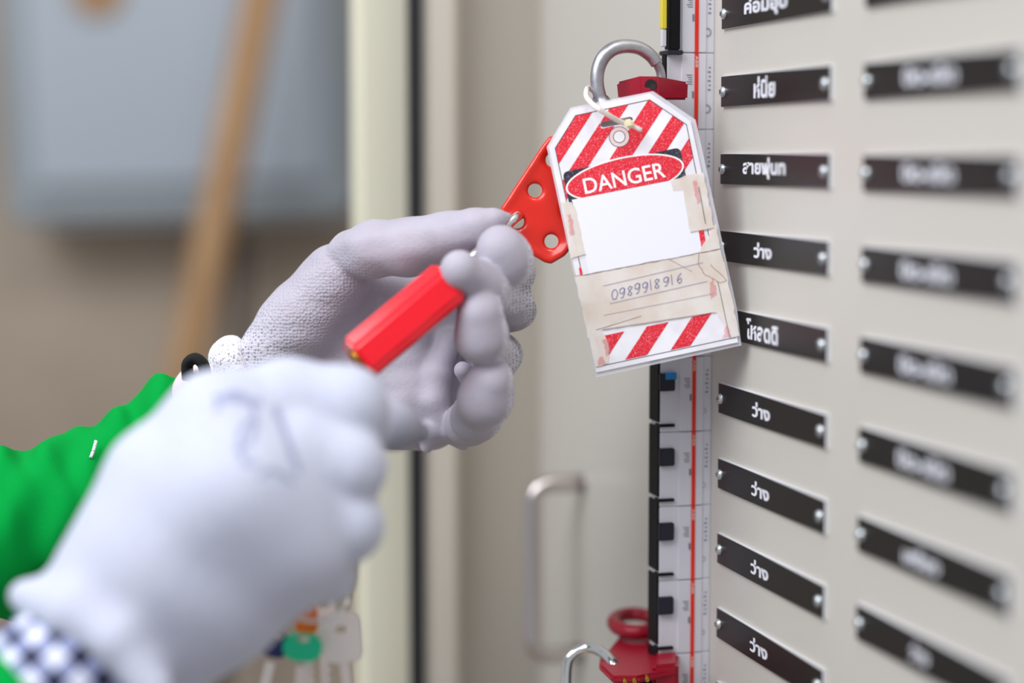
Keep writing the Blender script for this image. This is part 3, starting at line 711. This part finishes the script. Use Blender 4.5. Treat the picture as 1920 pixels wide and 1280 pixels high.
# lower lockout and its padlock
LD = 1.145
lw = empty('breaker_lockout', at(1225, 1300, LD), 'bright red breaker lockout clamp on the lowest breakers in view', 'lockout device')
def plan(pts, y_img, d0, th, bmx):
    """slab seen from above: pts = (px, depth)"""
    zz = at(1200, y_img, d0).z
    P = []
    for px, d in pts:
        r = ray(px, y_img); t = (zz - CAM.z) / r.z * 1.0; P.append(Vector((CAM.x + ray(px, y_img).x * d, d, zz)))
    prism(bmx, P, Vector((0, 0, -th)))
bm = bmesh.new()
plan([(1126, 1.06), (1150, 1.035), (1200, 1.035), (1276, 1.05), (1276, 1.088), (1240, 1.115), (1165, 1.13), (1158, 1.11), (1150, 1.09), (1128, 1.08)], 1262, 1.06, 0.0042, bm); mesh_obj('clamp_plate', bm, M['lockred'], lw, bevel=0.0015)
bm = bmesh.new(); zz = at(1200, 1262, 1.06).z
prism(bm, [Vector(((x - 960) / F * d, d, zz + 0.003)) for x, d in [(1228, 1.045), (1278, 1.05), (1279, 1.088), (1228, 1.09)]], Vector((0, 0, -0.06))); mesh_obj('clamp_block', bm, M['lockred'], lw, bevel=0.002)
bm = bmesh.new(); cen = Vector(((1195 - 960) / F * 1.13, 1.13, zz + 0.002))
sweep(bm, [cen + Vector((0.0125 * math.cos(a), 0.022 * math.sin(a), 0.004)) for a in [math.radians(30 + 300 * k / 24) for k in range(25)]], 0.0042, 10); mesh_obj('hook_lobe', bm, M['lockred'], lw, smooth=True)
bm = bmesh.new()
for i, (x, y) in enumerate([(1172, 1279), (1190, 1278), (1214, 1275)]):
    c0 = at(x, y, 1.05); sweep(bm, [c0, c0 + Vector((0, 0.01, 0))], 0.0011, 10)
tag(mesh_obj('spring_pins', bm, M['brass'], lw), kind='stuff')
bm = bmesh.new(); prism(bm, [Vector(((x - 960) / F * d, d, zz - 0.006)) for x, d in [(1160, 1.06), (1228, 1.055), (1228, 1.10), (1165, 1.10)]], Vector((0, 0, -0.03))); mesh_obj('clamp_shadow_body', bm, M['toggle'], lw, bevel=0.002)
lp = empty('padlock', at(1105, 1330, 1.12), 'padlock with bright chrome shackle through the lower red lockout, cut by the frame', 'padlock')
bm = bmesh.new()
sp = spline([at(1062, 1330, 1.10), at(1062, 1256, 1.10), at(1072, 1228, 1.10), at(1103, 1214, 1.10), at(1134, 1226, 1.09), at(1154, 1258, 1.08), at(1158, 1330, 1.08)], 8)
sweep(bm, sp, 0.0030, 14); mesh_obj('shackle', bm, M['chrome'], lp, smooth=True)
bm = bmesh.new(); a0 = at(1045, 1330, 1.105); frame_box(bm, a0, RT * 0.038, Vector((0, 0, -0.04)), Vector((0, -0.02, 0)) + RT * 0); mesh_obj('body', bm, M['brass'], lp, bevel=0.003)

# ================================================================== RED PADLOCK HELD IN THE GLOVE
pk = empty('padlock', at(755, 600, 0.975), 'glossy bright red padlock held open between the two gloves', 'padlock')
B0 = at(670, 676, 0.974); B1 = at(840, 533, 0.987); AX = (B1 - B0).normalized(); LEN = (B1 - B0).length
WX = (RT * 0.66 - UP * 0.75); WX = (WX - AX * WX.dot(AX)).normalized(); DX = AX.cross(WX).normalized()
if DX.dot(FW) < 0: DX = -DX          # DX points away from the viewer
bm = bmesh.new(); hw, ht_, ch = 0.0120, 0.0185, 0.0060
prof = [(-hw, -ht_ + 0.0042), (-hw + 0.0066, -ht_), (hw - 0.003, -ht_), (hw, -ht_ + 0.003), (hw, ht_ - ch), (hw - ch, ht_), (-hw + ch, ht_), (-hw, ht_ - ch)]
base = B0 + DX * 0.003
prism(bm, [base + WX * a + DX * b for a, b in prof], AX * LEN); mesh_obj('body', bm, M['padred'], pk, bevel=0.0016, seg=3)
bm = bmesh.new(); top = B1 + DX * 0.0075; R_ = 0.0095; CR = at(972, 404, 1.044)
shl = (CR - top).dot(AX)
path = [top - AX * 0.004 - DX * R_ * 1.0, top + AX * (shl - R_) - DX * R_]
path += [top + AX * (shl - R_ + R_ * math.sin(a)) - DX * (R_ * math.cos(a)) for a in [math.pi * k / 10 for k in range(1, 10)]]
path += [top + AX * (shl - R_) + DX * R_, top - AX * 0.004 + DX * R_]
off = (CR - (top + AX * shl)); off = off - AX * off.dot(AX)
path = [p + off * (0.0 if i in (0, len(path) - 1) else 1.0) for i, p in enumerate(path)]
sweep(bm, path, 0.0031, 14); mesh_obj('shackle', bm, M['chrome'], pk, smooth=True)
bm = bmesh.new(); c0 = base + DX * -0.008; sweep(bm, [c0 + AX * 0.0004, c0 - AX * 0.0016], 0.0062, 24); mesh_obj('key_cylinder', bm, M['brass'], pk)

# ================================================================== PERSON: gloves and sleeves
per = empty('person', at(60, 1150, 0.95), 'person in green jacket and grey white work gloves fitting a red padlock', 'person')
palm = [(500, 672, 1.052, 62), (560, 606, 1.050, 70), (632, 520, 1.047, 66)]
palm_sets = [
    [(505, 690, 1.060, 58), (640, 610, 1.066, 66)],
    [(640, 560, 1.066, 62), (760, 560, 1.070, 55), (880, 560, 1.076, 42)],
    [(560, 720, 1.064, 62), (700, 690, 1.070, 66), (830, 680, 1.080, 44)],
    [(760, 600, 1.072, 62), (850, 625, 1.080, 48), (870, 700, 1.082, 44)], [(740, 700, 1.068, 64), (830, 735, 1.072, 50), (880, 770, 1.078, 40)],
    [(640, 760, 1.066, 64), (745, 772, 1.064, 66), (815, 795, 1.066, 44)]]
palm_sets.append([(765, 640, 1.064, 50), (778, 735, 1.062, 54), (790, 792, 1.063, 44)])
folds = [[(842, 640, 1.060, 22), (822, 700, 1.052, 25), (815, 755, 1.048, 25), (835, 805, 1.048, 20), (868, 830, 1.054, 13)],
         [(806, 812, 1.044, 16), (800, 838, 1.048, 13)], [(765, 815, 1.050, 22), (760, 828, 1.052, 14)]]
thumb = [(655, 478, 1.040, 46), (700, 468, 1.028, 52), (765, 463, 1.020, 52), (840, 444, 1.012, 45), (895, 425, 1.006, 34), (928, 411, 1.005, 20), (952, 405, 1.006, 7)]
idx_ = [(936, 464, 0.980, 42), (948, 486, 0.984, 45), (962, 512, 1.020, 36), (945, 545, 1.052, 34), (900, 560, 1.075, 34)]
mid_f = [(862, 506, 0.958, 38), (905, 538, 0.975, 40), (960, 568, 1.022, 36), (967, 580, 1.048, 33), (910, 610, 1.075, 34)]
ring_f = [(900, 586, 0.966, 44), (903, 632, 0.971, 44), (930, 672, 1.020, 38), (940, 665, 1.050, 34), (890, 680, 1.072, 30)]
lit_f = [(921, 712, 0.978, 42), (911, 748, 0.984, 46), (893, 782, 1.010, 42), (880, 792, 1.035, 38), (850, 800, 1.060, 28)]
nub = [(868, 694, 1.036, 17), (890, 712, 1.045, 24)]
SHF = 0.018                                   # the whole far hand sits this much further back
_sh = lambda L: [(a, b, c + SHF, r) for a, b, c, r in L]
palm = _sh(palm); palm_sets = [_sh(x) for x in palm_sets]; folds = [_sh(x) for x in folds]; thumb = _sh(thumb)
idx_ = _sh(idx_); mid_f = _sh(mid_f); ring_f = _sh(ring_f); lit_f = _sh(lit_f); nub = _sh(nub)
def mm(px): return px * 1.02 / F
def rear_build(g):
    D = None
    for s_ in palm_sets:
        d = chain(g, s_, mm(20)); D = d if D is None else smin(D, d, mm(28))
    D = smin(D, chain(g, palm, mm(20)), mm(22))
    for s_ in folds: D = smin(D, chain(g, s_, mm(8)), mm(16))
    T_ = chain(g, thumb, mm(14)); D = smin(D, T_, mm(5))
    # crinkled fabric at the thumb tip and along the palm
    D = D + (0.00045 * vnoise(g, 260, 3) + 0.0005 * vnoise(g, 120, 9)).astype(np.float32)
    for s_ in (lit_f, ring_f, mid_f, idx_, nub):
        d = chain(g, s_, mm(30)) + (0.00035 * vnoise(g, 170, 5)).astype(np.float32); D = smin(D, d, mm(4.0))
    return D
knit_pts = [((470, 660, 1.045, 95), (470, 760, 1.06, 95)), ((1010, 480, 1.03, 24), (1012, 600, 1.05, 34)), ((985, 640, 1.06, 40), (975, 700, 1.07, 30)), ((880, 850, 1.06, 24), (960, 800, 1.06, 24))]
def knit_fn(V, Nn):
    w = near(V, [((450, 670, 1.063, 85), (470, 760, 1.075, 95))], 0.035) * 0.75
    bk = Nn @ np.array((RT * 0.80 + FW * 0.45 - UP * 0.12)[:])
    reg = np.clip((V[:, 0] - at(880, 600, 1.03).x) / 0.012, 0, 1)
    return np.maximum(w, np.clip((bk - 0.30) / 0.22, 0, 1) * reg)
dimple_pts = [((480, 650, 1.045, 110), (600, 560, 1.045, 90)), ((600, 560, 1.045, 80), (720, 600, 1.05, 70))]
dim_fn = lambda V, Nn: 0.12 + near(V, dimple_pts, 0.03) * 1.3
allp = [p for s_ in palm_sets + folds + [palm, thumb, idx_, mid_f, ring_f, lit_f] for p in s_]
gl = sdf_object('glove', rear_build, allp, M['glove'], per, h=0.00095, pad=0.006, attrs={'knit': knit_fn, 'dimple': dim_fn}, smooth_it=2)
gl['label'] = 'grey coated glove pinching the padlock shackle'

cuff = [(432, 668, 1.058, 40), (462, 770, 1.070, 62)]
sdf_object('glove_cuff', lambda g: smax(chain(g, [(434, 672, 1.064, 44), (480, 790, 1.074, 80)], 0.002) + (0.0003 * vnoise(g, 300, 1)).astype(np.float32),
           (g - np.array(at(452, 640, 1.058)[:], np.float32)) @ np.array((RT * 0.97 - UP * -0.22)[:], np.float32), 0.003), cuff, M['cuffknit'], per, h=0.0012)
# strap and shirt cuff at the rear wrist
bm = bmesh.new(); sweep(bm, spline([at(352, 708, 1.046), at(352, 682, 1.044), at(366, 672, 1.042), at(380, 682, 1.042), at(386, 704, 1.046)], 6), 0.0031, 12, flat=(FW, 2.0)); mesh_obj('wrist_strap', bm, M['strap'], per, smooth=True)
sdf_object('shirt_cuff', lambda g: chain(g, [(372, 728, 1.062, 46), (420, 760, 1.068, 62)], 0.003) + (0.0012 * vnoise(g, 140, 2)).astype(np.float32), [(372, 728, 1.062, 46), (420, 760, 1.068, 62)], M['shirt_pink'], per, h=0.0015)
slv = [(410, 760, 1.086, 84), (322, 802, 1.084, 82), (215, 884, 1.072, 92), (100, 955, 1.050, 116), (0, 1000, 1.04, 138), (-220, 1080, 1.00, 150)]
def slv_build(g):
    d = chain(g, slv, 0.012)
    a = np.array((at(0, 1000, 1.04) - at(300, 800, 1.065)).normalized()[:], np.float32); c = np.array((RT * 0.3 + UP * 0.95)[:], np.float32)
    s_ = g @ a; q = g @ c
    d = d + (0.0034 * vnoise(g * np.array([2.6, 1.0, 0.55], np.float32) + 0.004 * vnoise(g, 40, 3)[..., None], 75, 12) + 0.0014 * vnoise(g * np.array([3.0, 1.0, 0.7], np.float32), 130, 8)).astype(np.float32)
    return d
so = sdf_object('sleeve', slv_build, slv, M['green'], per, h=0.0016)
so['label'] = 'green sleeve of the far arm'
bm = bmesh.new(); sweep(bm, spline([at(180, 826, 1.040), at(176, 842, 1.038), at(170, 858, 1.036)], 3), 0.0009, 8); mesh_obj('lint_fleck', bm, M['cuffknit'], per)

# ------------------------------------------------------------------ near hand
FB = 0.868
fr = [[(205, 1070, .862, 92), (300, 900, .866, 96), (410, 800, .868, 98), (540, 755, .884, 82)],
      [(190, 1175, .862, 120), (300, 1060, .862, 140), (440, 930, .858, 146), (585, 860, .886, 104)],
      [(270, 1230, .870, 110), (400, 1120, .868, 128), (535, 1010, .868, 126), (600, 985, .890, 84)]]
ffin = [[(540, 752, .880, 80), (650, 765, .882, 76), (684, 795, .905, 48)], [(560, 850, .868, 84), (652, 875, .870, 70), (675, 890, .905, 46)],
        [(560, 950, .866, 84), (648, 985, .870, 68), (662, 995, .905, 44)], [(530, 1040, .872, 84), (612, 1075, .880, 52), (630, 1070, .91, 38)]]
fthumb = [(690, 785, .912, 54), (742, 800, .920, 44), (790, 812, .926, 20)]
rim = [(44, 1116, .856, 28), (130, 1146, .838, 34), (215, 1200, .832, 36), (285, 1290, .832, 38)]
def front_build(g):
    D = None
    for s_ in fr:
        d = chain(g, s_, mm(30)); D = d if D is None else smin(D, d, mm(60))
    D = D + (0.0010 * vnoise(g, 60, 6)).astype(np.float32)
    for s_ in ffin: D = smin(D, chain(g, s_, mm(20)), mm(17))
    D = smin(D, chain(g, fthumb, mm(10)), mm(6))
    D = smin(D, chain(g, rim, mm(20)), mm(50))
    return D
fk = lambda V, Nn: 1 - near(V, [((745, 805, .92, 50), (800, 812, .93, 36))], 0.006)
gf = sdf_object('glove', front_build, [p for s_ in fr + ffin + [fthumb, rim] for p in s_], M['glove_front'], per, h=0.0014, attrs={'knit': fk, 'dimple': lambda V, Nn: V[:, 0] * 0 + 0.3}, smooth_it=2)
gf['label'] = 'white knit glove of the near hand turning the key'
# faint print on the back of the near glove, wrapped onto the surface
dg = bpy.context.evaluated_depsgraph_get(); dg.update()
from mathutils.bvhtree import BVHTree
bv = BVHTree.FromObject(gf, dg)
def on_glove(px, py, lift=0.0003):
    r = ray(px, py).normalized(); h_, n_, i_, d_ = bv.ray_cast(CAM, r)
    return None if h_ is None else h_ + n_ * lift
bm = bmesh.new()
def print_stroke(pts, wd):
    for a, b in zip(pts[:-1], pts[1:]):
        d = Vector((b[0] - a[0], b[1] - a[1])); nn = Vector((-d.y, d.x)).normalized() * wd / 2
        q = [on_glove(*(Vector(p) + s_ * nn)) for p, s_ in ((a, 1), (a, -1), (b, -1), (b, 1))]
        if all(q): bm.faces.new([bm.verts.new(x) for x in q])
import math as _m
print_stroke([(440 + 38 * _m.cos(a), 790 + 55 * _m.sin(a)) for a in [_m.radians(200 + 250 * k / 12) for k in range(13)]], 9)
print_stroke([(400 + 30 * t, 745 + 3 * t) for t in range(0, 4)], 12)
print_stroke([(470 + 22 * _m.cos(a), 830 + 40 * _m.sin(a)) for a in [_m.radians(60 + 250 * k / 12) for k in range(13)]], 9)
print_stroke([(515, 760), (530, 800), (545, 845), (560, 885)], 12)
print_stroke([(485, 895), (505, 880), (530, 890), (550, 905)], 9)
mesh_obj('glove_print', bm, M['glove_print'], gf)

# gingham cuff and jacket sleeve of the near arm
g0 = at(-20, 1400, .845); g1 = at(215, 1175, .862)
bm = bmesh.new(); n = 30
P_ = [g0.lerp(g1, i / n) for i in range(n + 1)]; sweep(bm, P_, [(158 - 30 * i / n) * .86 / F for i in range(n + 1)], 64, uv=(14, 5.0))
sh_ = mesh_obj('shirt_cuff', bm, M['gingham'], per, smooth=True); sh_['label'] = 'navy and white gingham shirt cuff'
sl2 = [(140, 1245, .86, 176), (-20, 1400, .848, 182), (-200, 1570, .84, 200)]
def sl2_build(g):
    d = chain(g, sl2, 0.01); a = np.array((at(215, 1175, .862) - at(-20, 1400, .845)).normalized()[:], np.float32); c0 = np.array(at(84, 1300, .86)[:], np.float32)
    return smax(d + (0.001 * vnoise(g, 90, 2)).astype(np.float32), ((g - c0) @ a), 0.004)
so = sdf_object('sleeve', sl2_build, sl2, M['green'], per, h=0.002); so['label'] = 'green sleeve of the near arm'

# ------------------------------------------------------------------ keys hanging under the near hand
def key(label, px, py, d, ang, bow, capmat, scale=1.0):
    c0 = at(px, py, d); s_ = d / F * scale
    X = RT * math.cos(ang) + UP * math.sin(ang); Y = UP * math.cos(ang) - RT * math.sin(ang)
    t = empty('key', c0, label, 'key', 'keys hanging under the near glove')
    def Kp(u, v, l=0.0): return c0 + X * (u * s_) + Y * (v * s_) - FW * l
    bm = bmesh.new(); ed = []
    hole = [(12 * math.cos(a), 16 + 7 * math.sin(a)) for a in [2 * math.pi * k / 16 for k in range(16)]]
    for lp_ in (bow, hole):
        vs = [bm.verts.new(Kp(u, v)) for u, v in lp_]; ed += [bm.edges.new((vs[i], vs[(i + 1) % len(vs)])) for i in range(len(vs))]
    bmesh.ops.triangle_fill(bm, use_beauty=True, edges=ed, normal=-FW)
    r = bmesh.ops.extrude_face_region(bm, geom=list(bm.faces)); bmesh.ops.translate(bm, verts=[g for g in r['geom'] if isinstance(g, bmesh.types.BMVert)], vec=FW * 0.0026)
    mesh_obj('bow', bm, capmat, t)
    bl = [(-9, -36), (-9, -150), (-3, -158), (4, -150), (9, -142), (5, -134), (10, -124), (5, -116), (10, -106), (5, -98), (9, -88), (9, -36)]
    bm = bmesh.new(); prism(bm, [Kp(u, v, -0.0003) for u, v in bl], FW * 0.0018); mesh_obj('blade', bm, M['key'], t)
    return t
def rrect(w_, h_, r, n=5):
    out = []
    for cx, cy, a0 in ((w_ / 2 - r, h_ / 2 - r, 0), (-w_ / 2 + r, h_ / 2 - r, 90), (-w_ / 2 + r, -h_ / 2 + r, 180), (w_ / 2 - r, -h_ / 2 + r, 270)):
        for k in range(n): a = math.radians(a0 + 90 * k / (n - 1)); out.append((cx + r * math.cos(a), cy + r * math.sin(a)))
    return out
key('nickel silver key with square bow and slotted hole, rightmost of the bunch', 641, 1196, 0.935, math.radians(6), rrect(74, 92, 20), M['key'])
key('key with bright green rounded cap in the middle of the bunch', 567, 1214, 0.925, math.radians(-4), rrect(74, 52, 24), M['key_green'])
key('key with orange cap tucked under the white glove', 574, 1160, 0.945, math.radians(3), rrect(44, 62, 16), M['key_orange'], 0.95)
key('key with navy blue cap at the left of the bunch', 515, 1208, 0.94, math.radians(-14), rrect(56, 48, 20), M['key_blue'])
key('nickel key hanging behind the silver and green keys', 606, 1150, 0.955, math.radians(2), rrect(46, 80, 16), M['key'])
bm = bmesh.new(); cc = at(590, 1118, 0.93); sweep(bm, [cc + RT * (0.016 * math.cos(a)) + (UP * 0.8 + FW * 0.6) * (0.013 * math.sin(a)) for a in [2 * math.pi * k / 32 for k in range(33)]], 0.0010, 8)
tag(mesh_obj('key_ring', bm, M['chrome'], None, smooth=True), 'thin steel split ring joining the keys under the near glove', 'key ring')
